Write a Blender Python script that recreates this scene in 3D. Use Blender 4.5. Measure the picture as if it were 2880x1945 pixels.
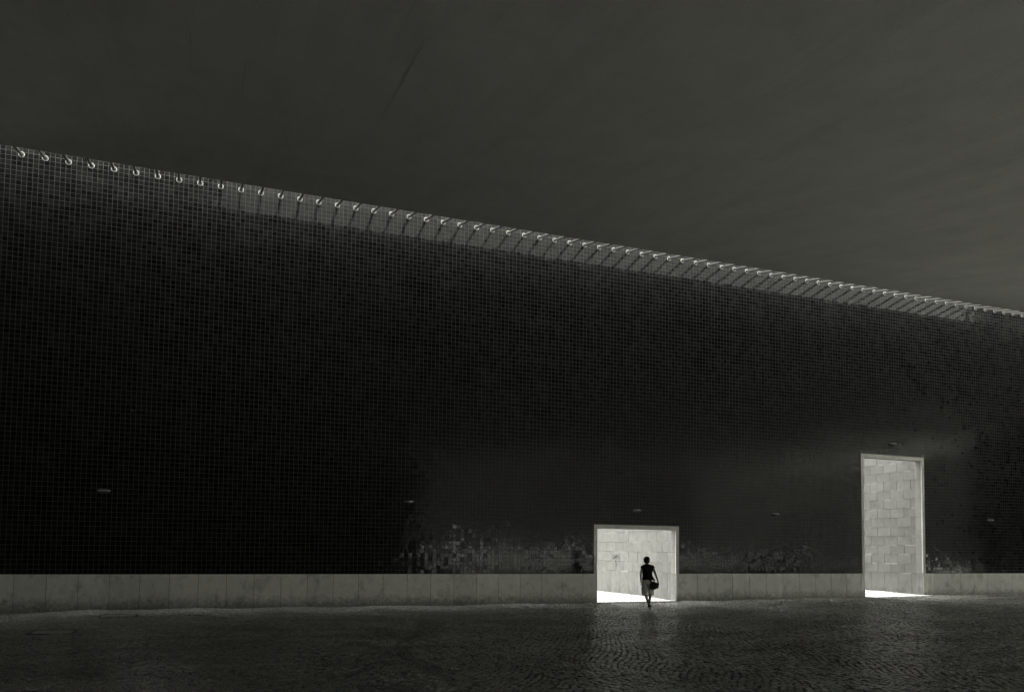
import bpy, bmesh, math, random
import numpy as np
from mathutils import Vector, Matrix
random.seed(7); rng = np.random.default_rng(7)
for o in list(bpy.data.objects): bpy.data.objects.remove(o)
S = bpy.context.scene; COL = S.collection

# ------------------------------------------------------------------ camera
F_PX, YAW, PITCH, ROLL, PY, CAM_H, CAM_D = 2289.98, .370706, .053081, .010487, 1422.54, 1.8311, 26.0
def cam_axes():
    f = Vector((math.sin(YAW)*math.cos(PITCH), math.cos(YAW)*math.cos(PITCH), math.sin(PITCH)))
    r = Vector((math.cos(YAW), -math.sin(YAW), 0)); u = r.cross(f)
    c, s = math.cos(ROLL), math.sin(ROLL)
    return c*r+s*u, -s*r+c*u, f
AX_R, AX_U, AX_F = cam_axes()
cd = bpy.data.cameras.new('camera'); cam = bpy.data.objects.new('camera', cd); COL.objects.link(cam)
cam.matrix_world = Matrix(((AX_R.x, AX_U.x, -AX_F.x, 0), (AX_R.y, AX_U.y, -AX_F.y, -CAM_D), (AX_R.z, AX_U.z, -AX_F.z, CAM_H), (0, 0, 0, 1)))
cd.sensor_width = 36; cd.lens = 36*F_PX/2880; cd.shift_y = (PY-972.5)/2880; cd.clip_start = .1; cd.clip_end = 5000
S.camera = cam

# ------------------------------------------------------------------ sky, sun, exposure
SUN_EL, SUN_AZ = math.radians(81.5), math.atan2(-.04, 1)            # behind the wall, a little to the left
w = bpy.data.worlds.new('World'); S.world = w; w.use_nodes = True
wn, wl = w.node_tree.nodes, w.node_tree.links
sky = wn.new('ShaderNodeTexSky'); sky.sky_type = 'NISHITA'; sky.sun_disc = False
sky.sun_elevation = SUN_EL; sky.sun_rotation = SUN_AZ
hs = wn.new('ShaderNodeHueSaturation'); hs.inputs['Saturation'].default_value = 0.0     # black-and-white photograph
tn = wn.new('ShaderNodeMix'); tn.data_type = 'RGBA'; tn.blend_type = 'MULTIPLY'; tn.inputs[0].default_value = 1
tn.inputs[7].default_value = (.995, 1, .925, 1)
bg = wn['Background']; bg.inputs[1].default_value = .046
wl.new(sky.outputs[0], hs.inputs['Color']); wl.new(hs.outputs[0], tn.inputs[6]); wl.new(tn.outputs[2], bg.inputs[0])
sl = bpy.data.lights.new('sun', 'SUN'); sl.energy = 3.2; sl.angle = math.radians(.53); sl.color = (1, 1, .93)
sun = bpy.data.objects.new('sun', sl); COL.objects.link(sun)
sdir = Vector((math.sin(SUN_AZ)*math.cos(SUN_EL), math.cos(SUN_AZ)*math.cos(SUN_EL), math.sin(SUN_EL)))
sun.rotation_euler = sdir.to_track_quat('Z', 'Y').to_euler(); sun.location = (0, 20, 60)
vs = S.view_settings; vs.view_transform = 'Standard'; vs.look = 'None'; vs.gamma = 1; vs.exposure = 4.7; vs.use_curve_mapping = False

# ------------------------------------------------------------------ helpers
def tint(v): return (v, v, v*.965, 1)
def prop(o, label=None, cat=None, group=None, kind=None):
    for k, v in (('label', label), ('category', cat), ('group', group), ('kind', kind)):
        if v: o[k] = v
    return o
def link(o, parent=None):
    COL.objects.link(o)
    if parent: o.parent = parent
    return o
def empty(name, loc=(0, 0, 0), **k):
    o = bpy.data.objects.new(name, None); o.location = loc; o.empty_display_size = .2
    return prop(link(o), **k)
def mesh_obj(name, me, mat, parent=None, loc=(0, 0, 0), **k):
    o = bpy.data.objects.new(name, me); o.location = loc
    if mat and not me.materials: me.materials.append(mat)
    return prop(link(o, parent), **k)
def bm_mesh(name, bm, smooth=False):
    me = bpy.data.meshes.new(name); bm.normal_update(); bm.to_mesh(me); bm.free()
    if smooth:
        for p in me.polygons: p.use_smooth = True
    return me
def box(bm, x0, x1, y0, y1, z0, z1, bev=0):
    v = [bm.verts.new((x, y, z)) for x in (x0, x1) for y in (y0, y1) for z in (z0, z1)]
    fs = [bm.faces.new([v[i] for i in q]) for q in ((0, 1, 3, 2), (4, 6, 7, 5), (0, 4, 5, 1), (2, 3, 7, 6), (0, 2, 6, 4), (1, 5, 7, 3))]
    if bev:
        bmesh.ops.bevel(bm, geom=list({e for f in fs for e in f.edges}), offset=bev, segments=1, affect='EDGES')
def box_mesh(name, x0, x1, y0, y1, z0, z1, bev=0):
    bm = bmesh.new(); box(bm, x0, x1, y0, y1, z0, z1, bev); return bm_mesh(name, bm)
def tube(bm, pts, rad, n=8, cap=True):
    pts = [Vector(p) for p in pts]; rings = []
    for i, p in enumerate(pts):
        t = (pts[min(i+1, len(pts)-1)]-pts[max(i-1, 0)]).normalized()
        a = t.orthogonal().normalized(); b = t.cross(a)
        if i:                                        # keep frames aligned
            pa = rings[-1][1]; a = (pa - t*pa.dot(t)).normalized(); b = t.cross(a)
        r = rad[i] if isinstance(rad, (list, tuple)) else rad
        rings.append(([bm.verts.new(p+r*(math.cos(2*math.pi*k/n)*a+math.sin(2*math.pi*k/n)*b)) for k in range(n)], a))
    for (r0, _), (r1, _) in zip(rings, rings[1:]):
        for k in range(n): bm.faces.new((r0[k], r0[(k+1) % n], r1[(k+1) % n], r1[k]))
    if cap: bm.faces.new(rings[0][0][::-1]); bm.faces.new(rings[-1][0])
def loft(bm, rings, n=20, cap=True):
    """rings of (centre, rx, ry, [power]) in planes across z"""
    vs_ = []
    for r in rings:
        c, rx, ry = r[:3]; pw = r[3] if len(r) > 3 else 1
        ring = []
        for k in range(n):
            a = 2*math.pi*k/n; ca, sa = math.cos(a), math.sin(a)
            ring.append(bm.verts.new((c[0]+rx*math.copysign(abs(ca)**pw, ca), c[1]+ry*math.copysign(abs(sa)**pw, sa), c[2])))
        vs_.append(ring)
    for a, b in zip(vs_, vs_[1:]):
        for k in range(n): bm.faces.new((a[k], a[(k+1) % n], b[(k+1) % n], b[k]))
    if cap: bm.faces.new(vs_[0][::-1]); bm.faces.new(vs_[-1])

# ------------------------------------------------------------------ materials
class M:
    def __init__(s, name, rough=.6, spec=.5):
        s.m = bpy.data.materials.new(name); s.m.use_nodes = True; s.n = s.m.node_tree.nodes; s.l = s.m.node_tree.links
        s.b = s.n['Principled BSDF']; s.b.inputs['Roughness'].default_value = rough; s.b.inputs['Specular IOR Level'].default_value = spec
        s.tc = None
    def coord(s, kind='Object', scale=(1, 1, 1)):
        if kind == 'World':
            g = s.n.new('ShaderNodeNewGeometry'); out = g.outputs['Position']
        else:
            if not s.tc: s.tc = s.n.new('ShaderNodeTexCoord')
            out = s.tc.outputs[kind]
        mp = s.n.new('ShaderNodeMapping'); mp.inputs['Scale'].default_value = scale; s.l.new(out, mp.inputs[0]); return mp.outputs[0]
    def noise(s, scale, detail=4, rough=.55, vec=None, dist=0):
        t = s.n.new('ShaderNodeTexNoise'); t.inputs['Scale'].default_value = scale; t.inputs['Detail'].default_value = detail
        t.inputs['Roughness'].default_value = rough; t.inputs['Distortion'].default_value = dist
        s.l.new(vec if vec else s.coord('World'), t.inputs['Vector']); return t.outputs['Fac']
    def ramp(s, fac, a, b, lo=0., hi=1.):
        r = s.n.new('ShaderNodeMapRange'); r.inputs[1].default_value = a; r.inputs[2].default_value = b
        r.inputs[3].default_value = lo; r.inputs[4].default_value = hi; s.l.new(fac, r.inputs[0]); return r.outputs[0]
    def math(s, op, a, b=None):
        t = s.n.new('ShaderNodeMath'); t.operation = op
        for i, v in enumerate((a, b)):
            if v is None: continue
            if isinstance(v, (int, float)): t.inputs[i].default_value = v
            else: s.l.new(v, t.inputs[i])
        return t.outputs[0]
    def attr(s, name):
        t = s.n.new('ShaderNodeAttribute'); t.attribute_name = name; return t.outputs['Fac']
    def rand(s): return s.n.new('ShaderNodeObjectInfo').outputs['Random']
    def sep(s, vec):
        t = s.n.new('ShaderNodeSeparateXYZ'); s.l.new(vec, t.inputs[0]); return t.outputs
    def value_color(s, fac):                      # grey value -> faintly warm grey
        c = s.n.new('ShaderNodeCombineColor'); s.l.new(fac, c.inputs[0]); s.l.new(fac, c.inputs[1]); s.l.new(s.math('MULTIPLY', fac, .952), c.inputs[2])
        s.l.new(c.outputs[0], s.b.inputs['Base Color']); return s
    def color(s, v): s.b.inputs['Base Color'].default_value = tint(v); return s
    def rough(s, fac): s.l.new(fac, s.b.inputs['Roughness']); return s
    def bump(s, h, strength=.3, dist=.01):
        t = s.n.new('ShaderNodeBump'); t.inputs['Strength'].default_value = strength; t.inputs['Distance'].default_value = dist
        s.l.new(h, t.inputs['Height']); s.l.new(t.outputs[0], s.b.inputs['Normal']); return s

def mat_tile():
    m = M('glazed_tile', .12, .1)
    a = m.attr('tile_value')
    n1 = m.noise(1.1, 3, .5); n2 = m.noise(30, 3, .6)
    v = m.math('MULTIPLY', m.ramp(a, 0, 1, .005, .015), m.ramp(n1, .3, .7, .7, 1.3))
    # pale scuffs left by cleaning along the lower courses
    z = m.sep(m.coord('World'))[2]
    low = m.ramp(z, 1.0, 3.2, 1, 0)
    sc = m.noise(2.2, 6, .7, m.coord('World', (1, 1, 1.7)), .8)
    patch = m.ramp(m.noise(.35, 2, .5), .45, .6)
    scuff = m.math('MULTIPLY', m.math('MULTIPLY', m.ramp(sc, .52, .72), low), patch)
    scuff = m.math('MULTIPLY', scuff, m.ramp(m.math('FRACT', m.math('MULTIPLY', a, 7.31)), .2, .9))
    v = m.math('ADD', v, m.math('MULTIPLY', scuff, .055))
    m.value_color(v)
    m.rough(m.math('ADD', m.ramp(n2, .3, .7, .07, .13), m.math('MULTIPLY', scuff, .25)))
    m.bump(m.noise(9, 2, .5), .05, .02)
    return m.m
def mat_grout():
    m = M('grout', .9, .2); m.value_color(m.ramp(m.noise(3, 4), .3, .7, .07, .11)); return m.m
def mat_plinth():
    m = M('plinth_limestone', .55, .4)
    z = m.sep(m.coord('World'))[2]
    v = m.ramp(m.noise(4, 6, .65), .3, .7, .6, .73)
    fine = m.noise(38, 4, .7)
    v = m.math('MULTIPLY', v, m.ramp(fine, .35, .6, .9, 1.04))
    v = m.math('MULTIPLY', v, m.ramp(m.rand(), 0, 1, .92, 1.05))
    # soot and splash grime with ragged outline
    g = m.noise(9, 7, .72, None, .6)
    h = m.math('ADD', m.ramp(z, 0, .55, .34, 0), m.math('MULTIPLY', g, .55))
    v = m.math('MULTIPLY', v, m.ramp(h, .41, .6, 1, .42))
    st = m.noise(2.4, 5, .65, m.coord('World', (1, 1, .8)), .9)
    v = m.math('MULTIPLY', v, m.ramp(st, .52, .7, 1, .68))
    m.value_color(v); m.bump(fine, .25, .006); return m.m
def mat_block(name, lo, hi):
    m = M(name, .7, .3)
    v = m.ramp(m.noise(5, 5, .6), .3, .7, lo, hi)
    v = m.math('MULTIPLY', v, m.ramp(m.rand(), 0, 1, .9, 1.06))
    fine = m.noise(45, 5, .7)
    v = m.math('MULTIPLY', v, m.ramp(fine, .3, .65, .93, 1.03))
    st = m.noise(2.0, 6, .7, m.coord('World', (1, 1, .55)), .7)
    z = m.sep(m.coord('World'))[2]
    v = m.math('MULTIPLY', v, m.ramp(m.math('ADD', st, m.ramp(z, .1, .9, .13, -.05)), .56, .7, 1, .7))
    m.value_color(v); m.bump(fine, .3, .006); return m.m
def mat_concrete():
    m = M('cast_concrete', .75, .35)
    P = m.coord('World'); X, Y, Z = m.sep(P)
    v = m.ramp(m.noise(.8, 6, .6), .3, .7, .72, .8)
    v = m.math('MULTIPLY', v, m.ramp(m.noise(24, 5, .7), .3, .7, .93, 1.06))
    # board-to-board tone of the formwork (0.4875 x 2.38 m boards)
    bx = m.math('FLOOR', m.math('DIVIDE', m.math('SUBTRACT', X, .14), .4875)); by = m.math('FLOOR', m.math('DIVIDE', m.math('ADD', Y, 3.65), 2.38))
    wn_ = m.n.new('ShaderNodeTexWhiteNoise'); wn_.noise_dimensions = '2D'
    cx = m.n.new('ShaderNodeCombineXYZ'); m.l.new(bx, cx.inputs[0]); m.l.new(by, cx.inputs[1]); m.l.new(cx.outputs[0], wn_.inputs['Vector'])
    v = m.math('MULTIPLY', v, m.ramp(wn_.outputs['Value'], 0, 1, .975, 1.02))
    # faint broken seams
    fx = m.math('ABSOLUTE', m.math('SUBTRACT', m.math('FRACT', m.math('DIVIDE', m.math('SUBTRACT', X, .14), .4875)), .5))
    sx = m.ramp(fx, .485, .5)
    fy = m.math('ABSOLUTE', m.math('SUBTRACT', m.math('FRACT', m.math('DIVIDE', m.math('ADD', Y, 3.65), 2.38)), .5))
    sy = m.ramp(fy, .496, .5)
    br = m.ramp(m.noise(.7, 3, .6), .45, .68)
    seam = m.math('MULTIPLY', m.math('MAXIMUM', sx, sy), br)
    v = m.math('MULTIPLY', v, m.math('SUBTRACT', 1, m.math('MULTIPLY', seam, .1)))
    st = m.noise(.55, 6, .7, m.coord('World', (2.2, .35, 1)), .5)
    v = m.math('MULTIPLY', v, m.ramp(st, .5, .75, 1, .88))
    m.value_color(v); m.bump(m.math('SUBTRACT', m.noise(14, 6, .65), m.math('MULTIPLY', seam, .6)), .25, .012); return m.m
def mat_cobble(name, lo, hi, rough0):
    m = M(name, rough0, .5)
    a = m.attr('stone_value')
    v = m.ramp(a, 0, 1, lo, hi)
    v = m.math('MULTIPLY', v, m.ramp(m.noise(.5, 5, .65, m.coord('World', (.6, 1.5, 1)), .6), .32, .68, .62, 1.25))
    f = m.noise(60, 4, .7); v = m.math('MULTIPLY', v, m.ramp(f, .3, .7, .75, 1.2))
    m.value_color(v); m.rough(m.ramp(m.noise(40, 3), .3, .7, rough0-.1, rough0+.12)); m.bump(f, .35, .006); return m.m
def mat_ground(name, lo, hi, rough=.85, sc=14.):
    m = M(name, rough, .3)
    t = m.n.new('ShaderNodeTexVoronoi'); t.feature = 'DISTANCE_TO_EDGE'; t.inputs['Scale'].default_value = sc; m.l.new(m.coord('World'), t.inputs['Vector'])
    e = m.ramp(t.outputs['Distance'], .02, .12)
    v = m.math('MULTIPLY', m.ramp(m.noise(3, 5), .3, .7, lo, hi), m.ramp(e, 0, 1, .55, 1))
    m.value_color(v); m.bump(e, .5, .012); return m.m
def plain(name, v, rough=.6, spec=.4, vary=.12, scale=20, metal=0):
    m = M(name, rough, spec); m.value_color(m.ramp(m.noise(scale, 4, .6, m.coord('Object')), .3, .7, v*(1-vary), v*(1+vary)))
    m.b.inputs['Metallic'].default_value = metal; m.bump(m.noise(scale*4, 3, .6, m.coord('Object')), .1, .002); return m.m
TILE, GROUT, PLINTH = mat_tile(), mat_grout(), mat_plinth()
BLOCK = mat_block('passage_limestone', .14, .18); FRAME = mat_block('frame_limestone', .52, .62); DIMMED_REVEAL = mat_block('dimmed_reveal', .18, .23)  # reveal is a frame stone copy darkened to offset bounce from the sunlit floor
CONC = mat_concrete()
COBBLE = mat_cobble('canopy_cobble', .17, .38, .28); SETTBED = plain('joint_sand', .05, .95, .2, .3, 8)
DIMMED_BED = mat_ground('dimmed_sunlit_bed', .02, .03, .8, 16.); ASPHALT = mat_ground('asphalt', .06, .085, .9, 40.); DIMMED_COBBLE = mat_cobble('dimmed_sunlit_cobble', .012, .026, .6); PLAZA = mat_ground('plaza_limestone', .64, .72, .9, 6.)  # courtyard paving copy darkened so the sun does not clip it; canopy cobbles lighter
COLLAR = plain('white_collar', .38, .45, .5, .06); CABLE = plain('cable_sleeve', .15, .5, .5, .08)
LAMPM = plain('lamp_enamel', .25, .4, .5, .1); LENS = plain('lamp_lens', .35, .25, .5, .1); IRON = plain('cast_iron', .03, .5, .4, .3)

# ------------------------------------------------------------------ ground
GX = [-60, -10, -4.9, -3, -1.5, 0, 7, 17, 20, 25.6, 29, 32, 35, 60]; GZ = [-.3, -.13, -.066, -.012, .004, .005, -.02, .0, .02, .052, .088, .118, .125, .2]
def gz(x): return np.interp(x, GX, GZ)
WX0, WX1, WT = -8.0, 54.0, .36                     # main wall ends and thickness
D1 = (13.39, 16.65, 2.61); D2 = (25.69, 28.89, 5.80)
bm = bmesh.new()
R = 3000
xs = [-R, -300, -60, -30, -10, 10, 30, 60, 100, 300, R]; ys = [-R, -300, -120, -70, -30, .1, 30, 80, 300, R]
grid = [[bm.verts.new((x, y, -.22)) for y in ys] for x in xs]
for i in range(len(xs)-1):
    for j in range(len(ys)-1): bm.faces.new((grid[i][j], grid[i+1][j], grid[i+1][j+1], grid[i][j+1]))
mesh_obj('ground', bm_mesh('ground', bm), ASPHALT, kind='structure')
def sheet(name, mat, x0, x1, y0, y1, nx, ny, dz=0, f=None):
    X, Y = np.meshgrid(np.linspace(x0, x1, nx+1), np.linspace(y0, y1, ny+1), indexing='ij')
    Z = gz(X)+dz + (f(X, Y) if f else 0)
    V = np.stack([X, Y, Z], -1).reshape(-1, 3)
    idx = np.arange((nx+1)*(ny+1)).reshape(nx+1, ny+1)
    Q = np.stack([idx[:-1, :-1], idx[1:, :-1], idx[1:, 1:], idx[:-1, 1:]], -1).reshape(-1, 4)
    me = np_mesh(name, V, Q); return mesh_obj(name, me, mat, kind='structure')
def np_mesh(name, V, Q, attr=None, attr_name=None):
    me = bpy.data.meshes.new(name); nq, k = Q.shape
    me.vertices.add(len(V)); me.vertices.foreach_set('co', np.ascontiguousarray(V, dtype=np.float32).ravel())
    me.loops.add(nq*k); me.loops.foreach_set('vertex_index', np.ascontiguousarray(Q, dtype=np.int32).ravel())
    me.polygons.add(nq); me.polygons.foreach_set('loop_start', np.arange(nq, dtype=np.int32)*k)
    me.polygons.foreach_set('use_smooth', np.zeros(nq, dtype=bool)); me.update(calc_edges=True)
    if attr is not None:
        a = me.attributes.new(attr_name, 'FLOAT', 'FACE'); a.data.foreach_set('value', np.ascontiguousarray(attr, dtype=np.float32))
    me.validate(); return me
sheet('plaza', PLAZA, 55.3, 91.5, -40, 60, 20, 20, -.3); sheet('rear_bounce_plaza', PLAZA, 17, 91.5, -138, -66, 20, 20, -.3)  # unseen bright sheets, bounded to bounce sun onto the canopy and wall
# sand bed that carries the cobbles under the canopy
paving = sheet('pavement', SETTBED, -8.4, 54.4, -44.5, .02, 104, 4, -.035)
# sunlit copy of the paving, darkened against glare, running out through each doorway
court = sheet('courtyard_path', DIMMED_BED, -25, 60, .34, 45, 85, 12, .0, lambda X, Y: .055*np.clip((Y-.34)/1.8, 0, 1)-.016)
THRESH = []
for nm, d in (('sun_patch_apron', D1), ('sun_patch_apron', D2)):
    th_ = sheet(nm, DIMMED_BED, d[0]-.28, d[1]+.02, -.72, .338, 8, 4, -.016); THRESH.append((th_, d))  # apron added where the sun patch falls in front of the door

def proj_px(P):
    """photo pixel position of world points (N,3)"""
    d = P-np.array([0, -CAM_D, CAM_H]); a, b, f = (np.array(v) for v in (AX_R, AX_U, AX_F))
    z = d@f; return np.stack([1440+F_PX*(d@a)/z, PY-F_PX*(d@b)/z], -1), z

# ------------------------------------------------------------------ cobbles: wavy rows of about 10 cm stones
def dimmed_cobbles(parent, x0, x1, y0, y1, zf):
    p = .088; X, Y = np.meshgrid(np.arange(x0+.05, x1-.04, p), np.arange(y0+.05, y1-.04, p), indexing='ij')
    X = (X+(np.arange(X.shape[1]) % 2)[None, :]*p*.5+rng.normal(0, .006, X.shape)).ravel(); Y = (Y+rng.normal(0, .006, Y.shape)).ravel()
    k = (X < x1-.05); X, Y = X[k], Y[k]; n = len(X); h = rng.normal(0, .003, n); a = rng.normal(0, .12, n); cs, sn = np.cos(a), np.sin(a)
    hx, hy = p*.5*rng.uniform(.82, .95, n), p*.5*rng.uniform(.82, .95, n); tx, ty = rng.normal(0, .05, n), rng.normal(0, .05, n)
    def cor(sc, dz):
        return np.stack([np.stack([X+u*hx*sc*cs-v*hy*sc*sn, Y+u*hx*sc*sn+v*hy*sc*cs, gz(X)+zf(Y)+h+dz+tx*u*hx*sc+ty*v*hy*sc], -1) for u, v in ((-1, -1), (1, -1), (1, 1), (-1, 1))], 1)
    V = np.concatenate([cor(1., .0), cor(1., .012), cor(.8, .018)], 1); q = [(8, 9, 10, 11)]
    for j in range(4): q.append((4+j, 4+(j+1) % 4, 8+(j+1) % 4, 8+j)); q.append((j, (j+1) % 4, 4+(j+1) % 4, 4+j))
    me = np_mesh('cobble_field', V.reshape(-1, 3), (np.arange(n)[:, None, None]*12+np.array(q)[None]).reshape(-1, 4), np.repeat(np.clip(rng.normal(.5, .25, n), 0, 1), 9), 'stone_value')
    mesh_obj('cobble_field', me, DIMMED_COBBLE, parent, kind='stuff')
def cobbles():
    p = .098; W, A = 3.3, .30
    U, Vv = np.meshgrid(np.arange(-10.5, 36, p), np.arange(-22.5, .1, p), indexing='ij')
    U = U+rng.normal(0, .012, U.shape); U += (np.arange(U.shape[1]) % 2)[None, :]*p*.5
    ph = 2*np.pi*U/W + .9*np.sin(Vv*.55+.3*U) + .5*np.sin(U*.37)
    X = U; Y = Vv + A*np.cos(ph) - A; slope = -A*2*np.pi/W*np.sin(ph)
    Y = Y + rng.normal(0, .009, Y.shape)
    ang = np.arctan(slope)*.75+rng.normal(0, .09, slope.shape)
    X, Y, ang = X.ravel(), Y.ravel(), ang.ravel()
    px, z = proj_px(np.stack([X, Y, gz(X)], -1))
    keep = (z > 1) & (px[:, 0] > -260) & (px[:, 0] < 3140) & (px[:, 1] < 2150) & (Y < -.045)
    for d in (D1, D2): keep &= ~((X > d[0]-.33) & (X < d[1]+.07) & (Y > -.77))
    for (x0, x1, y0, y1) in COVERS: keep &= ~((X > x0-.05) & (X < x1+.05) & (Y > y0-.05) & (Y < y1+.05))
    X, Y, ang, px, z = X[keep], Y[keep], ang[keep], px[keep], z[keep]
    n = len(X)
    hx = p*.5*rng.uniform(.84, .95, n); hy = p*.5*rng.uniform(.82, .94, n)
    tx = rng.normal(0, .045, n); ty = rng.normal(0, .045, n)
    h = rng.normal(0, .0035, n)
    val = np.clip(rng.normal(.42, .22, n), 0, 1)
    # a paler course of stones running beside the wall
    line = np.interp(X, [10, 18.1, 22.5, 26.2, 31.8, 36], [-4.9, -3.7, -2.97, -2.48, -2.21, -2.1])
    on = (np.abs(Y-line) < .11) & (X > 16); val[on] = np.clip(val[on]+.75, 0, 1.5)
    cs, sn = np.cos(ang), np.sin(ang)
    def corners(sc, dz):
        out = []
        for sx, sy in ((-1, -1), (1, -1), (1, 1), (-1, 1)):
            lx, ly = sx*hx*sc, sy*hy*sc
            out.append(np.stack([X+lx*cs-ly*sn, Y+lx*sn+ly*cs, gz(X)+h+dz+tx*lx+ty*ly], -1))
        return np.stack(out, 1)
    V = np.concatenate([corners(1.0, -.022), corners(1.0, -.004), corners(.8, .003)], 1)       # n,12,3
    q = [(8, 9, 10, 11)]
    for k in range(4): q.append((4+k, 4+(k+1) % 4, 8+(k+1) % 4, 8+k)); q.append((k, (k+1) % 4, 4+(k+1) % 4, 4+k))
    q = np.array(q)
    size = 1/z.copy(); size[(px[:, 0] < 5) | (px[:, 0] > 2875) | (px[:, 1] > 1940)] = 0
    big = np.argsort(-size)[:300]; rest = np.setdiff1d(np.arange(n), big)
    Q = (rest.size and (np.arange(rest.size)[:, None, None]*12+q[None]).reshape(-1, 4))
    me = np_mesh('cobble_field', V[rest].reshape(-1, 3), Q, np.repeat(val[rest], 9), 'stone_value')
    mesh_obj('cobble_field', me, COBBLE, paving, kind='stuff')
    vari = []
    for k in range(8):
        sx, sy = p*.5*random.uniform(.84, .95), p*.5*random.uniform(.82, .94)
        vv = [(a*sx*s, b*sy*s, dz) for s, dz in ((1, -.022), (1, -.004), (.8, .003)) for a, b in ((-1, -1), (1, -1), (1, 1), (-1, 1))]
        vari.append(np_mesh('cobblestone', np.array(vv), q, np.full(9, min(1, max(0, random.gauss(.42, .22)))), 'stone_value'))
    for i in big:
        o = mesh_obj('cobblestone', vari[int(i) % 8], COBBLE, paving, (X[i], Y[i], gz(X[i])+h[i]))
        o.rotation_euler = (ty[i], -tx[i], ang[i])
COVERS = [(-3.15, -2.33, -6.75, -5.95), (-2.25, -1.38, -2.72, -2.05), (-.12, .46, -2.74, -2.56)]
cobbles()
for th_, d in THRESH:
    dimmed_cobbles(th_, d[0]-.28, d[1]+.02, -.72, .34, lambda Y: -.016)
    dimmed_cobbles(court, d[0]-6 if d is D1 else d[0]-4, d[1]+.0, .36, 9 if d is D1 else 6, lambda Y: .055*np.clip((Y-.34)/1.8, 0, 1)-.016)
def cover(x0, x1, y0, y1, label):
    z = float(gz((x0+x1)/2)); t = empty('inspection_cover', ((x0+x1)/2, (y0+y1)/2, z), label=label, cat='cover')
    hx, hy = (x1-x0)/2, (y1-y0)/2
    bm = bmesh.new(); w_ = .022
    box(bm, -hx, hx, -hy, -hy+w_, -.03, .006); box(bm, -hx, hx, hy-w_, hy, -.03, .006)
    box(bm, -hx, -hx+w_, -hy+w_, hy-w_, -.03, .006); box(bm, hx-w_, hx, -hy+w_, hy-w_, -.03, .006)
    mesh_obj('frame', bm_mesh('frame', bm), IRON, t)
    mesh_obj('lid', box_mesh('lid', -hx+w_+.012, hx-w_-.012, -hy+w_+.012, hy-w_-.012, -.03, .002, .004), plain('lid_stone', .3, .5, .4, .25, 12), t)
cover(*COVERS[0], 'dark rectangular inspection cover nearest the camera on the cobbles')
cover(*COVERS[1], 'rectangular inspection cover close to the stone plinth')
x0, x1, y0, y1 = COVERS[2]
dg = empty('drain_grate', ((x0+x1)/2, (y0+y1)/2, float(gz(.2))), label='short drain grate with a row of small dark slots', cat='drain')
hx, hy = (x1-x0)/2, (y1-y0)/2
bm = bmesh.new(); box(bm, -hx, hx, -hy, -hy+.05, -.03, .004); box(bm, -hx, hx, hy-.05, hy, -.03, .004)
mesh_obj('frame', bm_mesh('frame', bm), plain('grate_stone', .07, .6), dg)
barme = box_mesh('bar', -.018, .018, -hy+.05, hy-.05, -.03, .004)
for k in range(9): mesh_obj('bar', barme, bpy.data.materials['grate_stone'], dg, (-hx+.018+k*(2*hx-.036)/8, 0, 0))

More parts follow.
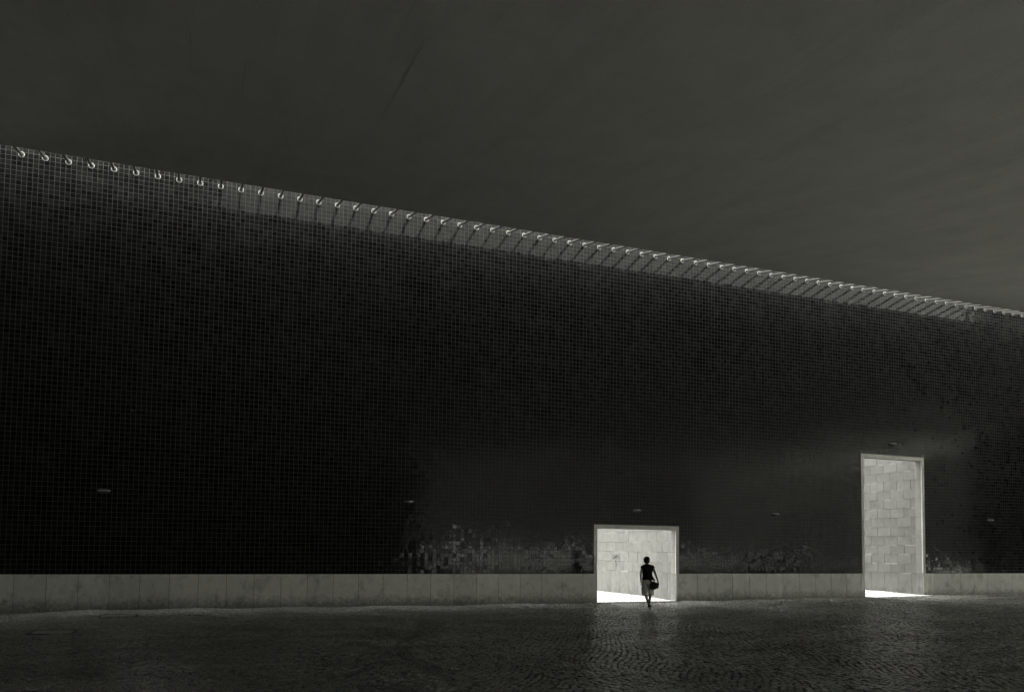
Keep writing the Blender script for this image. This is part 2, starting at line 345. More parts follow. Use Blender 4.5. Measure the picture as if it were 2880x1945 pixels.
# ------------------------------------------------------------------ the tiled wall
WALL_TOP = 23.0; ZP = .998; TP = .1367  # wall carried unseen to extra height to block sun at the canopy slot
wall = empty('tiled_wall', (0, 0, 0), label='huge dark glazed tile wall with pale stone plinth and two doorways', cat='wall')
bm = bmesh.new(); F0 = .0032
fr = .135
for x0, x1, z0, z1 in ((WX0, D1[0]-fr, -.4, WALL_TOP), (D1[1]+fr, D2[0]-fr, -.4, WALL_TOP), (D2[1]+fr, WX1, -.4, WALL_TOP),
                       (D1[0]-fr, D1[1]+fr, D1[2]+.145, WALL_TOP), (D2[0]-fr, D2[1]+fr, D2[2]+.145, WALL_TOP)):
    box(bm, x0, x1, F0, WT-.004, z0, z1)
mesh_obj('wall_core', bm_mesh('wall_core', bm), GROUT, wall)
def tiles():
    nx = int((WX1-WX0)/TP); nz = int((13.45-ZP)/TP)
    I, K = np.meshgrid(np.arange(nx), np.arange(nz), indexing='ij')
    X = WX0+(I.ravel()+.5)*TP; Z = ZP+.004+(K.ravel()+.5)*TP; g = .0105
    L, Rr, B, T = X-(TP-g)/2, X+(TP-g)/2, Z-(TP-g)/2, Z+(TP-g)/2
    keep = np.ones(len(X), bool)
    for d in (D1, D2):                              # cut tiles against the door surrounds
        a, b, top = d[0]-fr-.006, d[1]+fr+.006, d[2]+.145+.006
        ins = (L < b) & (Rr > a) & (B < top)
        L = np.where(ins & (L > a) & (Rr > b), b, L); Rr = np.where(ins & (Rr < b) & (L < a), a, Rr)
        B = np.where(ins & (L >= a) & (Rr <= b) & (T > top), top, B)
        keep &= ~((L < b-1e-6) & (Rr > a+1e-6) & (B < top-1e-6))
    keep &= (Rr-L > .02) & (T-B > .02)
    X, Z, L, Rr, B, T = (v[keep] for v in (X, Z, L, Rr, B, T)); n = len(X)
    cx, cz, hx, hz = (L+Rr)/2, (B+T)/2, (Rr-L)/2, (T-B)/2
    # old hand-set tiles: most lie flat, some lean; patches were set less evenly than others
    patch = .5+.5*np.sin(cx*.9+1.3*np.sin(cz*1.1))*np.sin(cz*.8+.7)
    sd = np.radians(.22+.5*patch**2)
    rx, rz = rng.normal(0, 1, n)*sd, rng.normal(0, 1, n)*sd
    odd = rng.random(n) < .02; rx[odd] *= 2.0; rz[odd] *= 2.0
    dy = rng.normal(0, .0005, n)
    val = rng.random(n)
    def corners(ins, y):
        out = []
        for sx, sz in ((-1, -1), (1, -1), (1, 1), (-1, 1)):
            lx, lz = sx*(hx-ins), sz*(hz-ins)
            out.append(np.stack([cx+lx, y+dy+rz*lx+rx*lz, cz+lz], -1))
        return np.stack(out, 1)
    V = np.concatenate([corners(0, .0075), corners(0, .0006), corners(.0006, 0.)], 1)
    q = [(8, 9, 10, 11)]
    for k in range(4): q.append((4+k, 4+(k+1) % 4, 8+(k+1) % 4, 8+k)); q.append((k, (k+1) % 4, 4+(k+1) % 4, 4+k))
    q = np.array(q)
    px, z = proj_px(np.stack([cx, 0*cx, cz], -1))
    p2, _ = proj_px(np.stack([cx+.01, 0*cx, cz], -1)); p3, _ = proj_px(np.stack([cx, 0*cx, cz+.01], -1))
    size = np.abs(np.cross(p2-px, p3-px))*(hx*hz)
    size[(px[:, 0] < 6) | (px[:, 0] > 2874) | (px[:, 1] < 6) | (cz > 12.9)] = 0
    size[(hx < .06) | (hz < .06)] = 0
    big = np.argsort(-size)[:300]; rest = np.setdiff1d(np.arange(n), big)
    me = np_mesh('tile_field', V[rest].reshape(-1, 3), (np.arange(rest.size)[:, None, None]*12+q[None]).reshape(-1, 4), np.repeat(val[rest], 9), 'tile_value')
    mesh_obj('tile_field', me, TILE, wall, kind='stuff')
    H = (TP-g)/2; vari = []
    for k in range(8):
        vv = [(a*(H-i), y, b*(H-i)) for i, y in ((0, .0075), (0, .0006), (.0006, 0)) for a, b in ((-1, -1), (1, -1), (1, 1), (-1, 1))]
        vari.append(np_mesh('tile', np.array(vv), q, np.full(9, (k+.5)/8), 'tile_value'))
    for i in big:
        o = mesh_obj('tile', vari[int(i) % 8], TILE, wall, (cx[i], dy[i], cz[i])); o.rotation_euler = (-rx[i], 0, rz[i])
tiles()
# plinth panels
j0, pw = -4.6271, .7928
edges = [j0+pw*k for k in range(-6, 60)]
def run(a, b):
    e = [a]+[x for x in edges if a+.12 < x < b-.12]+[b]
    for l, r in zip(e, e[1:]):
        gpx = .0055; pr = -.014+random.uniform(-.002, .002)
        bm = bmesh.new(); box(bm, l+gpx-(l+r)/2, r-gpx-(l+r)/2, pr, F0-.0005, -.45, ZP-random.uniform(0, .002), .003)
        mesh_obj('stone_panel', bm_mesh('stone_panel', bm), PLINTH, wall, ((l+r)/2, 0, 0))
run(WX0, D1[0]); run(D1[1], D2[0]); run(D2[1], WX1)
# door surrounds: jamb and lintel stones
def stone(x0, x1, y0, y1, z0, z1, mat=FRAME, parent=wall, name='frame_block', bev=.003):
    c = Vector(((x0+x1)/2, (y0+y1)/2, (z0+z1)/2)); g = .0022
    bm = bmesh.new(); box(bm, x0-c.x+g, x1-c.x-g, y0-c.y+g, y1-c.y-g, z0-c.z+g, z1-c.z-g, bev)
    return mesh_obj(name, bm_mesh(name, bm), mat, parent, c)
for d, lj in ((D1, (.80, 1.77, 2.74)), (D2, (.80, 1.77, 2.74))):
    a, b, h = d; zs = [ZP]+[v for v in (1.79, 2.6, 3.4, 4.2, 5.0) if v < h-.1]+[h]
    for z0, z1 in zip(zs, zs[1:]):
        for s0, s1 in ((a-fr, a), (b, b+fr)): stone(s0, s1, -.009, .06, z0, z1); stone(s0, s1, .06, WT, z0, z1, DIMMED_REVEAL)
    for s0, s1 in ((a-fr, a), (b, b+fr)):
        stone(s0+(.0 if s0 < a else .002), s1-(.002 if s0 < a else 0), F0+.002, .19, -.4, ZP, DIMMED_REVEAL); stone(s0+(.0 if s0 < a else .002), s1-(.002 if s0 < a else 0), .19, WT, -.4, ZP, DIMMED_REVEAL)
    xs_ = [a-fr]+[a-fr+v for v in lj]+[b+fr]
    for l, r in zip(xs_, xs_[1:]): stone(l, r, -.009, .06, h, h+.145); stone(l, r, .06, WT, h, h+.145, DIMMED_REVEAL)

# ------------------------------------------------------------------ limestone block walls of the passages behind
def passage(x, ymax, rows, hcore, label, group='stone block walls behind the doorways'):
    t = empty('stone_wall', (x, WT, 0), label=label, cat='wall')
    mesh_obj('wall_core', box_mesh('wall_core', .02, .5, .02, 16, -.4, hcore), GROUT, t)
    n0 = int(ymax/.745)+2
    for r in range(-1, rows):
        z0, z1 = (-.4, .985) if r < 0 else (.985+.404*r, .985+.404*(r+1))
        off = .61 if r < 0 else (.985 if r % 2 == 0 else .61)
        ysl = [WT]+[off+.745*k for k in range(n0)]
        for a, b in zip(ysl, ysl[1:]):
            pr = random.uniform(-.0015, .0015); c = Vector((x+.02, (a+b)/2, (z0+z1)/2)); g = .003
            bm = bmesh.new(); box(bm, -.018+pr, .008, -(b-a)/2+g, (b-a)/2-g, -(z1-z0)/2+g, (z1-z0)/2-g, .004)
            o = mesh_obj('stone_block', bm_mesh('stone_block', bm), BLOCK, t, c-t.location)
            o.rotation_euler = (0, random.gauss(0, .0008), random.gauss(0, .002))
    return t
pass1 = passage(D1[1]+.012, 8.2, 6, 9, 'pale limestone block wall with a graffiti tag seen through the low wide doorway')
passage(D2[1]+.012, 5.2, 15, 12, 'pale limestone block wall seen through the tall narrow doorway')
# graffiti: thin strokes of black paint on the first passage wall
INK = plain('black_marker', .02, .6)
def strokes(lines, parent, x, y0, y1, z0, z1, wd):
    bm = bmesh.new()
    for ln in lines:
        pts = [Vector((x, y1-(y1-y0)*u, z0+(z1-z0)*v)) for u, v in ln]
        for a, b in zip(pts, pts[1:]):
            t = (b-a).normalized(); nn = Vector((1, 0, 0)).cross(t)*wd/2; e = t*wd*.4
            q = [a-e+nn, a-e-nn, b+e-nn, b+e+nn]
            f0 = [bm.verts.new(p) for p in q]; f1 = [bm.verts.new(p+Vector((.003, 0, 0))) for p in q]
            bm.faces.new(f0); bm.faces.new(f1[::-1])
            for k in range(4): bm.faces.new((f0[k], f1[k], f1[(k+1) % 4], f0[(k+1) % 4]))
    o = mesh_obj('graffiti', bm_mesh('graffiti', bm), INK, parent); o.location = -parent.location; return o
tag_lines = [[(.06, .95), (.02, .5), (.0, .02)], [(.0, .85), (.14, .78), (.22, .5), (.16, .2), (.02, .05)], [(.2, .0), (.32, .6), (.4, 1.0), (.42, .5), (.44, .05)], [(.24, .42), (.46, .5)],
             [(.52, .98), (.5, .5), (.5, .05)], [(.5, .95), (.66, .98)], [(.5, .55), (.62, .58)], [(.74, .95), (.7, .5), (.68, .02)], [(.86, .88), (.71, .5), (.8, .15), (.96, .02), (1.08, .12)], [(.98, .6), (.99, .55)], [(1.02, .38), (1.03, .33)],
             [(.36, -.3), (.5, -.32)], [(.38, -.34), (.48, -.36)], [(.44, -.4), (.4, -.72), (.52, -.95), (.5, -1.25), (.42, -1.6)], [(.46, -2.0), (.47, -2.1)]]
strokes(tag_lines, pass1, D1[1]+.006, 4.29, 4.91, 1.47, 1.66, .021)

# ------------------------------------------------------------------ canopy: thin concrete shell hung between the porticos
SPAN, SL, Z_A, GAP = 65.0, .2, 12.82, 1.28
def zc(t): return Z_A-SL*t+SL/SPAN*t*t
CX0, CX1 = -8.55, 54.1
ts = np.linspace(GAP, 44.0, 49); bm = bmesh.new(); prev = None; th = .1
for t in ts:
    r = [bm.verts.new((x, -t, zc(t)+s)) for x, s in ((CX0, -th), (CX1, -th), (CX1, th), (CX0, th))]
    if prev:
        for k in range(4): bm.faces.new((prev[k], prev[(k+1) % 4], r[(k+1) % 4], r[k]))
    else: bm.faces.new(r)
    prev = r
bm.faces.new(prev[::-1])
bmesh.ops.recalc_face_normals(bm, faces=bm.faces)
canopy = mesh_obj('concrete_canopy', bm_mesh('concrete_canopy', bm), CONC, label='vast sagging grey concrete canopy overhead, marked by formwork seams', cat='canopy')
RIDGE = plain('seam_ridge', .8, .8, .3, .1, 5); CRACK = plain('seam_stain', .48, .9, .2, .2, 5)
for kind, x0, y0, x1, y1 in [('w',.12,-12.30,.14,-10.88),('w',1.10,-12.54,1.16,-8.59),('d',.63,-10.57,.66,-8.21),('d',-.34,-11.04,-.33,-9.82),('d',-1.71,-5.40,-1.74,-3.93),('d',-2.31,-10.75,-2.29,-10.31),('d',-1.80,-9.73,-1.78,-8.48),
    ('w',-1.76,-8.40,-1.28,-8.42),('w',-.72,-8.42,-.28,-8.43),('d',-4.23,-5.91,-4.19,-4.47),('w',.68,-8.44,2.70,-8.48),('w',.18,-6.12,.69,-6.14),('w',3.49,-13.98,3.51,-13.34),('w',3.52,-12.52,3.54,-10.91),('w',3.54,-10.73,3.56,-8.77),
    ('w',3.56,-8.48,3.58,-7.42),('d',3.02,-13.75,3.05,-12.09),('w',2.59,-10.88,5.04,-10.90),('w',2.25,-8.50,4.01,-8.52),('w',4.48,-13.27,5.44,-13.28),('w',5.44,-13.30,5.44,-14.05),('w',4.46,-14.41,4.47,-13.29),('d',5.50,-9.89,5.53,-8.81),
    ('w',5.95,-12.55,5.97,-11.74),('w',5.91,-14.69,5.92,-14.02),('w',8.40,-10.59,8.44,-8.97),('d',5.54,-5.78,5.57,-4.59),('w',5.98,-13.26,6.47,-13.27),('d',7.88,-14.58,7.87,-13.92),('d',10.18,-16.44,10.23,-16.10),('d',10.26,-15.51,10.27,-13.33),
    ('w',11.15,-8.60,11.90,-8.58),('d',13.1,-10.96,13.12,-8.94),('d',15.35,-7.12,15.33,-6.42),('d',17.7,-7.10,17.71,-6.19),('w',10.76,-15.54,11.31,-15.54),('w',12.30,-15.54,13.06,-15.57),('d',13.12,-16.12,13.11,-15.31),('d',14.45,-15.36,14.42,-14.44),
    ('d',15.04,-14.01,15.02,-13.07),('d',17.56,-12.19,17.57,-11.41),('w',23.34,-3.65,24.45,-3.64),('w',13.71,-10.85,15.05,-10.8)]:
    n = max(2, int(math.hypot(x1-x0, y1-y0)/.3)+1); bm = bmesh.new(); rows_ = []
    L = Vector((x1-x0, y1-y0, 0)).normalized(); sd = Vector((-L.y, L.x, 0))
    for k in range(n+1):
        f = k/n; x, y = x0+(x1-x0)*f, y0+(y1-y0)*f; wob = random.uniform(-.004, .004)
        wdt = (.009 if kind == 'w' else .012)*(min(1, 4*f, 4*(1-f))*.8+.2); z = zc(-y)-th
        c = Vector((x, y, 0))+sd*wob
        rows_.append([bm.verts.new((*(c-sd*wdt).xy, z+.004)), bm.verts.new((*c.xy, z-(.002 if kind == 'w' else .0015))), bm.verts.new((*(c+sd*wdt).xy, z+.004))])
    for a, b in zip(rows_, rows_[1:]):
        for k in range(3): bm.faces.new((a[k], a[(k+1) % 3], b[(k+1) % 3], b[k]))
    bm.faces.new(rows_[0][::-1]); bm.faces.new(rows_[-1]); bmesh.ops.recalc_face_normals(bm, faces=bm.faces)
    mesh_obj('casting_ridge' if kind == 'w' else 'dark_seam', bm_mesh('seam', bm), RIDGE if kind == 'w' else CRACK, canopy)

# ------------------------------------------------------------------ suspension cables with their collars
cr = .042
bm = bmesh.new(); tube(bm, [(0, -t, zc(t)-Z_A) for t in np.linspace(-.06, 1.9, 8)], cr, 12); cable_me = bm_mesh('suspension_cable', bm, True); cable_me.materials.append(CABLE)
bm = bmesh.new()                                      # collar: short flared ring round the cable at the wall
prof = [(.08, .004), (.085, -.012), (.081, -.024), (.066, -.026), (.06, -.018), (.06, .0)]
rg = [[bm.verts.new((r*math.cos(2*math.pi*k/24), y, r*math.sin(2*math.pi*k/24))) for k in range(24)] for r, y in prof]
for a, b in zip(rg, rg[1:]):
    for k in range(24): bm.faces.new((a[k], a[(k+1) % 24], b[(k+1) % 24], b[k]))
bmesh.ops.recalc_face_normals(bm, faces=bm.faces); collar_me = bm_mesh('collar', bm, True); collar_me.materials.append(COLLAR)
bm = bmesh.new(); tube(bm, [(0, .01, 0), (0, -.006, 0)], .06, 20); core_me = bm_mesh('socket', bm); core_me.materials.append(IRON)
ONES = 'first second third fourth fifth sixth seventh eighth ninth tenth eleventh twelfth thirteenth fourteenth fifteenth sixteenth seventeenth eighteenth nineteenth'.split()
def ordinal(n):
    if n < 20: return ONES[n-1]
    t = ('twent', 'thirt', 'fort', 'fift', 'sixt', 'sevent')[n//10-2]
    return t+'ieth' if n % 10 == 0 else t+'y-'+ONES[n % 10-1]
def cable_label(k): return 'grey suspension cable with white collar at the wall top, %s from the left' % ordinal(k+1)
for k in range(70):
    x = -4.8793+.5896*k
    o = mesh_obj('suspension_cable', cable_me, None, None, (x, 0, Z_A), label=cable_label(k), cat='cable', group='suspension cables along the top of the wall')
    c = mesh_obj('collar', collar_me, None, o); c.rotation_euler = (random.uniform(-.06, .06), 0, random.uniform(-.05, .05))
    mesh_obj('socket', core_me, None, o)

# ------------------------------------------------------------------ half-round wall lamps
def lamp_mesh():
    parts = {}
    def half(r0, z0, r1, z1, n=18):
        bm = bmesh.new(); a = [bm.verts.new((r0*math.cos(math.pi*k/n), -r0*.85*math.sin(math.pi*k/n)-.004, z0)) for k in range(n+1)]
        b = [bm.verts.new((r1*math.cos(math.pi*k/n), -r1*.85*math.sin(math.pi*k/n)-.004, z1)) for k in range(n+1)]
        for k in range(n): bm.faces.new((a[k], a[k+1], b[k+1], b[k]))
        bm.faces.new(a); bm.faces.new(b[::-1]); bm.faces.new((a[0], b[0], b[-1], a[-1])); bmesh.ops.recalc_face_normals(bm, faces=bm.faces); return bm
    parts['housing'] = (bm_mesh('housing', half(.118, -.052, .165, -.018)), IRON)
    parts['rim'] = (bm_mesh('rim', half(.165, -.0175, .170, .022)), LAMPM)
    parts['lens'] = (bm_mesh('lens', half(.15, .0225, .13, .034)), LENS)
    parts['backplate'] = (box_mesh('backplate', -.06, .06, -.012, .004, -.085, -.053, .003), IRON)
    return parts
LP = lamp_mesh()
for x, z, lab in ((-2.47, 3.39, 'leftmost half-round wall lamp on the dark tiles'), (6.49, 3.35, 'half-round wall lamp alone on the dark tiles left of the low doorway'), (15.0, 3.3, 'half-round wall lamp above the low wide doorway'),
                  (21.18, 3.32, 'half-round wall lamp midway between the two doorways'), (27.27, 6.43, 'half-round wall lamp above the tall doorway'), (32.9, 3.35, 'half-round wall lamp right of the tall doorway')):
    t = empty('wall_lamp', (x, 0, z), label=lab, cat='lamp', group='half-round wall lamps')
    for nm, (me, mt) in LP.items(): mesh_obj(nm, me, mt, t)

# ------------------------------------------------------------------ person walking away into the low doorway
SKIN = plain('skin', .2, .5, .35, .08, 12); SHIRT = plain('black_cotton', .009, .9, .2, .2, 30); SHORTS = plain('pale_cotton', .7, .9, .2, .08, 18)
HAIR = plain('dark_hair', .012, .5, .4, .3, 60); BAGM = plain('black_nylon', .011, .55, .4, .3, 40); SHOE = plain('dark_shoe', .012, .6, .4, .2, 20); SOLE = plain('pale_sole', .45, .8, .3, .1, 20)
STRAPM = plain('strap_webbing', .022, .7, .3, .2, 40); EYE = plain('eye', .05, .2, .5, .1, 5)
def skin_mesh(name, chains, levels=2):
    """chains: lists of (key, (x,y,z), radius); a repeated key reuses the joint"""
    bm = bmesh.new(); lay = bm.verts.layers.skin.verify(); J = {}
    for ch in chains:
        prev = None
        for key, p, r in ch:
            if key not in J:
                v = bm.verts.new(p); rr = r if isinstance(r, tuple) else (r, r); v[lay].radius = rr; J[key] = v
            v = J[key]
            if prev is not None and not bm.edges.get((prev, v)): bm.edges.new((prev, v))
            prev = v
    J[chains[0][0][0]][lay].use_root = True
    me = bpy.data.meshes.new(name+'_skeleton'); bm.to_mesh(me); bm.free()
    o = bpy.data.objects.new(name+'_tmp', me); COL.objects.link(o)
    m = o.modifiers.new('s', 'SKIN'); m.use_smooth_shade = True
    o.modifiers.new('d', 'SUBSURF').levels = levels
    dg = bpy.context.evaluated_depsgraph_get(); out = bpy.data.meshes.new_from_object(o.evaluated_get(dg)); out.name = name
    bpy.data.objects.remove(o); bpy.data.meshes.remove(me)
    for p in out.polygons: p.use_smooth = True
    return out
HD = Vector((-.035, .01, 0))
body = [[('pel', (0, 0, .90), (.135, .10)), ('wai', (-.005, 0, 1.06), (.115, .085)), ('che', (-.008, .0, 1.22), (.135, .095)), ('nb', (-.02, 0, 1.365), (.085, .07)), ('nk', (-.03, .005, 1.425), .052),
         ('jaw', (-.035, .02, 1.475), (.066, .075)), ('cra', (-.035, .01, 1.555), (.082, .098)), ('top', (-.035, .005, 1.612), (.05, .06))],
        [('cra', None, 0), ('nose', (-.015, .118, 1.525), .012)],
        [('che', None, 0), ('sR', (.155, 0, 1.325), .052), ('uR', (.205, -.01, 1.2), .043), ('eR', (.255, -.02, 1.07), .036), ('fR', (.305, -.02, .94), .031), ('wR', (.335, -.03, .845), .024), ('hR', (.35, -.035, .80), (.034, .018))],
        [('che', None, 0), ('sL', (-.165, 0, 1.325), .052), ('uL', (-.205, 0, 1.2), .043), ('eL', (-.222, .01, 1.07), .036), ('fL', (-.215, .05, .95), .031), ('wL', (-.205, .08, .865), .024), ('hL', (-.2, .09, .815), (.018, .034))],
        [('pel', None, 0), ('tL', (-.088, 0, .84), .088), ('mL', (-.085, .015, .66), .076), ('kL', (-.07, .03, .47), .055), ('cL', (-.04, -.03, .33), .05), ('aL', (.012, -.125, .10), .034), ('oL', (.02, -.07, .05), .034), ('pL', (.024, .04, .034), .03)],
        [('pel', None, 0), ('tR', (.088, .02, .84), .088), ('mR', (.098, .06, .66), .076), ('kR', (.108, .12, .47), .055), ('cR', (.108, .16, .33), .05), ('aR', (.105, .27, .10), .034), ('oR', (.135, .31, .05), .034), ('pR', (.19, .37, .034), .03)]]
for sd, hx, hy, hz, kx, ky in (('R', .35, -.035, .80, .012, 0), ('L', -.2, .09, .815, 0, .012)):
    for q, (off, ln) in enumerate(((-1.5, .058), (-.5, .068), (.5, .064), (1.5, .05))):
        bx, by = hx+off*kx*1.05+(0 if kx else .0), hy+off*ky*1.05
        body.append([('h'+sd, None, 0), ('f%s%da' % (sd, q), (bx, by, hz-.045), .0085), ('f%s%db' % (sd, q), (bx-.006*(kx > 0), by-(.01 if kx else 0), hz-.045-ln*.55), .008), ('f%s%dc' % (sd, q), (bx-.016, by-(.018 if kx else -.008), hz-.045-ln), .007)])
    body.append([('h'+sd, None, 0), ('t%sa' % sd, (hx-(.032 if kx else -.01), hy+(.0 if kx else .034), hz-.01), .010), ('t%sb' % sd, (hx-(.045 if kx else -.016), hy+(-.01 if kx else .045), hz-.045), .0085)])
feet = Vector((13.97, -2.71, 0)); latv = Vector((math.cos(YAW), -math.sin(YAW), 0))
ploc = feet-.115*latv+Vector((0, 0, float(gz(13.9))))
person = mesh_obj('person', skin_mesh('person', body), SKIN, None, ploc, label='person seen from behind in black top and pale knee-length shorts walking into the doorway', cat='person')
person.rotation_euler = (0, 0, -YAW)
def child(name, bm, mat, par=person, smooth=True):
    bmesh.ops.recalc_face_normals(bm, faces=bm.faces); return mesh_obj(name, bm_mesh(name, bm, smooth), mat, par)
# top with cap sleeves
bm = bmesh.new()
loft(bm, [((0, 0, .895), .188, .13), ((-.002, 0, .93), .186, .13), ((-.006, 0, 1.02), .168, .122), ((-.008, 0, 1.12), .165, .12), ((-.01, -.005, 1.22), .182, .126), ((-.01, -.005, 1.30), .19, .118), ((-.012, 0, 1.345), .185, .1), ((-.018, .002, 1.385), .125, .082), ((-.025, .004, 1.405), .072, .066)], 28)
tube(bm, [(.11, 0, 1.33), (.158, -.002, 1.315), (.19, -.006, 1.265)], [.055, .059, .053], 14); tube(bm, [(-.125, 0, 1.33), (-.168, 0, 1.315), (-.196, 0, 1.265)], [.055, .059, .053], 14)
child('top', bm, SHIRT)
# knee-length shorts
bm = bmesh.new()
loft(bm, [((0, 0, .94), .172, .118), ((0, -.006, .87), .19, .132), ((0, -.008, .80), .193, .135), ((.002, .0, .72), .182, .125)], 28)
for sx, pts in ((-1, [(-.09, 0, .80), (-.092, .004, .70), (-.09, .01, .58), (-.082, .015, .47), (-.072, .012, .375)]), (1, [(.088, .015, .80), (.095, .03, .70), (.102, .06, .58), (.108, .085, .47), (.11, .1, .39)])):
    loft(bm, [(p, r*1.0, r*1.08) for p, r in zip(pts, (.104, .114, .118, .115, .106))], 20)
child('shorts', bm, SHORTS)
# short bobbed hair
bm = bmesh.new()
rg_ = [((-.035, -.005, 1.43), .05, .045), ((-.035, -.012, 1.455), .084, .078), ((-.035, -.01, 1.50), .1, .1), ((-.035, -.004, 1.56), .106, .113), ((-.035, .0, 1.61), .092, .1), ((-.033, .0, 1.645), .058, .064), ((-.032, 0, 1.658), .02, .024)]
loft(bm, rg_, 24)
for v in bm.verts:                                     # leave the face free, roughen the outline
    if v.co.y > .055 and v.co.z < 1.585: v.co.y = .05
    v.co += Vector((random.uniform(-.004, .004), random.uniform(-.004, .004), random.uniform(-.004, .004)))
child('hair', bm, HAIR)
for sx in (-1, 1):
    bm = bmesh.new(); bmesh.ops.create_uvsphere(bm, u_segments=8, v_segments=6, radius=.012, matrix=Matrix.Translation((-.035+sx*.032, .098, 1.545))); child('eye', bm, EYE)
bm = bmesh.new(); tube(bm, [(-.06, .094, 1.487), (-.03, .102, 1.485), (-.005, .094, 1.487)], .005, 6); child('mouth', bm, plain('lips', .09, .5))
for heel, toe in (((.012, -.165), (.028, .095)), ((.095, .235), (.205, .43))):
    h, t = Vector((*heel, 0)), Vector((*toe, 0)); d = (t-h); L_ = d.length; d.normalize(); n_ = Vector((-d.y, d.x, 0))
    bm = bmesh.new(); rings = []
    for f, w_, hh in ((0, .02, .05), (.06, .036, .078), (.2, .038, .085), (.4, .036, .074), (.6, .043, .058), (.8, .045, .046), (.94, .034, .036), (1, .016, .022)):
        c = h+d*(L_*f); rings.append([bm.verts.new(c+n_*(w_*math.cos(a))+Vector((0, 0, .014+max(0, math.sin(a))*(hh-.014)))) for a in [math.pi*k/8 for k in range(9)]])
    for a, b in zip(rings, rings[1:]):
        for k in range(8): bm.faces.new((a[k], a[k+1], b[k+1], b[k]))
        bm.faces.new((a[0], b[0], b[-1], a[-1]))
    bm.faces.new(rings[0]); bm.faces.new(rings[-1][::-1]); sh = child('shoe', bm, SHOE)
    bm = bmesh.new(); rings = []
    for f, w_ in ((-.01, .02), (.06, .038), (.25, .039), (.6, .045), (.85, .044), (1.01, .018)):
        c = h+d*(L_*f); rings.append([bm.verts.new(c+n_*(w_*s_)+Vector((0, 0, z))) for s_, z in ((-1, .0), (1, .0), (1, .0138), (-1, .0138))])
    for a, b in zip(rings, rings[1:]):
        for k in range(4): bm.faces.new((a[k], a[(k+1) % 4], b[(k+1) % 4], b[k]))
    bm.faces.new(rings[0]); bm.faces.new(rings[-1][::-1]); child('sole', bm, SOLE, sh, False)
# shoulder bag on the right hip
bag = empty('shoulder_bag', ploc, label='black shoulder bag with a pouch hanging at the walking person\'s right hip', cat='bag'); bag.rotation_euler = (0, 0, -YAW)
def soft(x0, x1, y0, y1, z0, z1, rot, bev):
    bm = bmesh.new(); box(bm, x0, x1, y0, y1, z0, z1); bmesh.ops.subdivide_edges(bm, edges=bm.edges[:], cuts=2, use_grid_fill=True)
    c = Vector(((x0+x1)/2, (y0+y1)/2, (z0+z1)/2))
    for v in bm.verts:
        q = v.co-c; k = 1-.16*((q.x/((x1-x0)/2))**2*(q.z/((z1-z0)/2))**2); v.co = c+q*k
    bmesh.ops.bevel(bm, geom=[e for e in bm.edges if e.calc_face_angle(0) > .9], offset=bev, segments=2, affect='EDGES')
    bmesh.ops.rotate(bm, verts=bm.verts, cent=c, matrix=Matrix.Rotation(rot, 3, 'Y')); return bm
child('bag_body', soft(.03, .265, -.255, -.145, .582, .84, .10, .014), BAGM, bag)
child('flap', soft(.035, .262, -.268, -.256, .70, .845, .10, .004), BAGM, bag)
child('pouch', soft(.225, .335, -.22, -.13, .615, .80, .04, .014), BAGM, bag)
bm = bmesh.new(); tube(bm, [(.09, -.19, .835), (.10, -.18, .90), (.14, -.18, .915), (.175, -.185, .88), (.18, -.19, .83)], .009, 6); child('handle', bm, STRAPM, bag)
def band(bm, pts, w_, axis):
    ax = Vector(axis).normalized()*w_/2; th_ = .004
    r = []
    for i_, p in enumerate(pts):
        p = Vector(p); t = (Vector(pts[min(i_+1, len(pts)-1)])-Vector(pts[max(i_-1, 0)])).normalized(); nn = t.cross(ax).normalized()*th_/2
        r.append([bm.verts.new(p+a) for a in (ax+nn, -ax+nn, -ax-nn, ax-nn)])
    for a, b in zip(r, r[1:]):
        for k in range(4): bm.faces.new((a[k], a[(k+1) % 4], b[(k+1) % 4], b[k]))
    bm.faces.new(r[0]); bm.faces.new(r[-1][::-1])
bm = bmesh.new(); band(bm, [(.24, .0, .86), (.20, .10, .95), (.08, .138, 1.15), (-.05, .125, 1.29), (-.10, .085, 1.37), (-.115, .0, 1.402), (-.105, -.08, 1.37), (-.085, -.128, 1.30), (-.04, -.142, 1.18), (.01, -.138, 1.05), (.045, -.152, .93), (.062, -.17, .84)], .042, (.9, .0, .42))
child('strap', bm, STRAPM, bag)

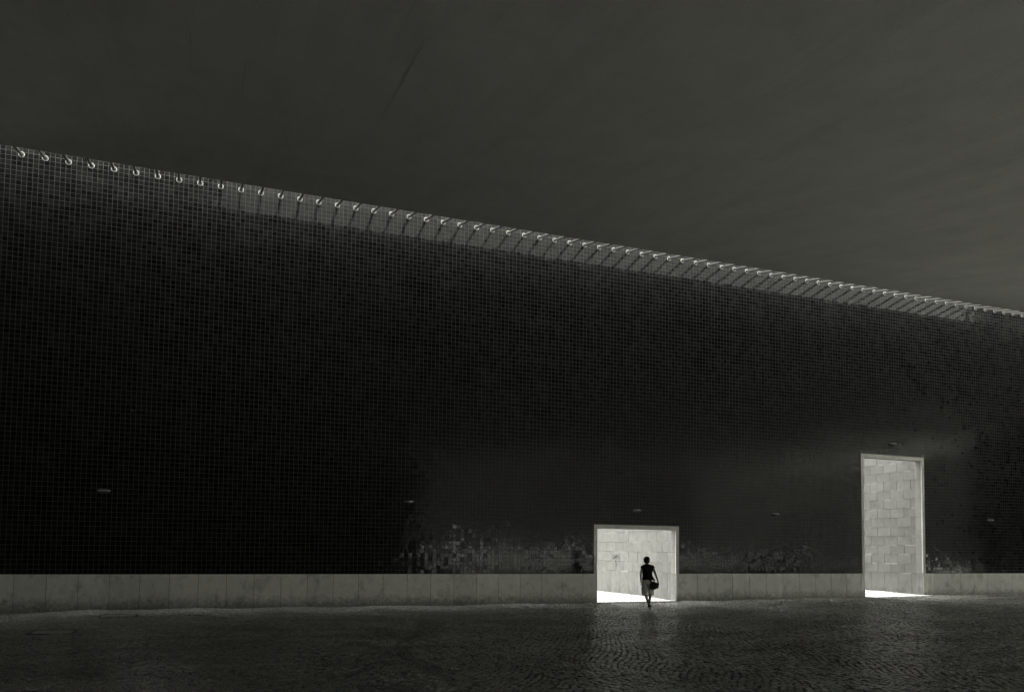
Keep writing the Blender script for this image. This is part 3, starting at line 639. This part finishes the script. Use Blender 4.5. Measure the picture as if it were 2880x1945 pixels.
# ------------------------------------------------------------------ unseen walls and blocks, placed for their shade and reflections
DARKT = plain('far_dark_tile', .008, .25, .5, .3, 3)
def big_wall(name, x0, x1, y0, y1, z1, label, mat=DARKT):
    cx_, cy_ = (x0+x1)/2, (y0+y1)/2
    t = empty(name, (cx_, cy_, 0), label=label, cat='wall')
    mesh_obj('wall_core', box_mesh('wall_core', x0-cx_, x1-cx_, y0-cy_, y1-cy_, .9, z1), mat, t)
    mesh_obj('plinth', box_mesh('plinth', x0-cx_-.02, x1-cx_+.02, y0-cy_-.02, y1-cy_+.02, -.5, .9), PLINTH, t)
    return t
big_wall('end_wall', 54.2, 55.2, -18.6, .3, 27, 'unseen dark wall at the far right, sized for its reflection in the glaze')
big_wall('opposite_wall', -8.5, 18.5, -45.5, -44.1, 18, 'dark tiled wall of the opposite portico behind the camera')
big_wall('left_blocker_wall', -12, -8.6, -46, .3, 14, 'unseen dark wall added on the left to keep light off that end')
def mat_facade(v):
    m = M('render_facade', .85, .2)
    P = m.coord('World'); X, Y, Z = m.sep(P)
    u = m.math('FRACT', m.math('DIVIDE', m.math('ADD', X, Y), 3.4)); q = m.math('FRACT', m.math('DIVIDE', Z, 3.2))
    win = m.math('MULTIPLY', m.math('MULTIPLY', m.ramp(u, .3, .31), m.ramp(u, .7, .69)), m.math('MULTIPLY', m.ramp(q, .3, .31), m.ramp(q, .78, .77)))
    val = m.math('MULTIPLY', m.ramp(m.noise(.12, 3), .3, .7, v*.75, v*1.2), m.math('SUBTRACT', 1, m.math('MULTIPLY', win, .8)))
    m.value_color(val); return m.m
for k, (x0, x1, y0, y1, h, v, lab) in enumerate(((98, 120, -60, 40, 28, .17, 'unseen long block added on the right for the glaze reflection'), (96, 122, -118, -61, 24, .2, 'unseen lower block added on the right for the glaze reflection'),
        (24.6, 125, -165, -140, 33, .075, 'unseen wide block added behind the camera for the glaze reflection'), (-42, 1.5, -82, -60, 50, .06, 'unseen tall block added to darken the reflected sky at the left'), (-60, 24, -160, -141, 30, .07, 'unseen left block added behind the camera for the glaze reflection'))):
    cx_, cy_ = (x0+x1)/2, (y0+y1)/2; t = empty('reflection_block', (cx_, cy_, 0), label=lab, cat='building', group='unseen blocks added for reflections')
    fm = mat_facade(v)
    mesh_obj('wall', box_mesh('wall', x0-cx_, x1-cx_, y0-cy_, y1-cy_, -.5, h), fm, t)
    mesh_obj('roof', box_mesh('roof', x0-cx_-.4, x1-cx_+.4, y0-cy_-.4, y1-cy_+.4, h+.01, h+.7), plain('roof_gravel', .2, .9), t)
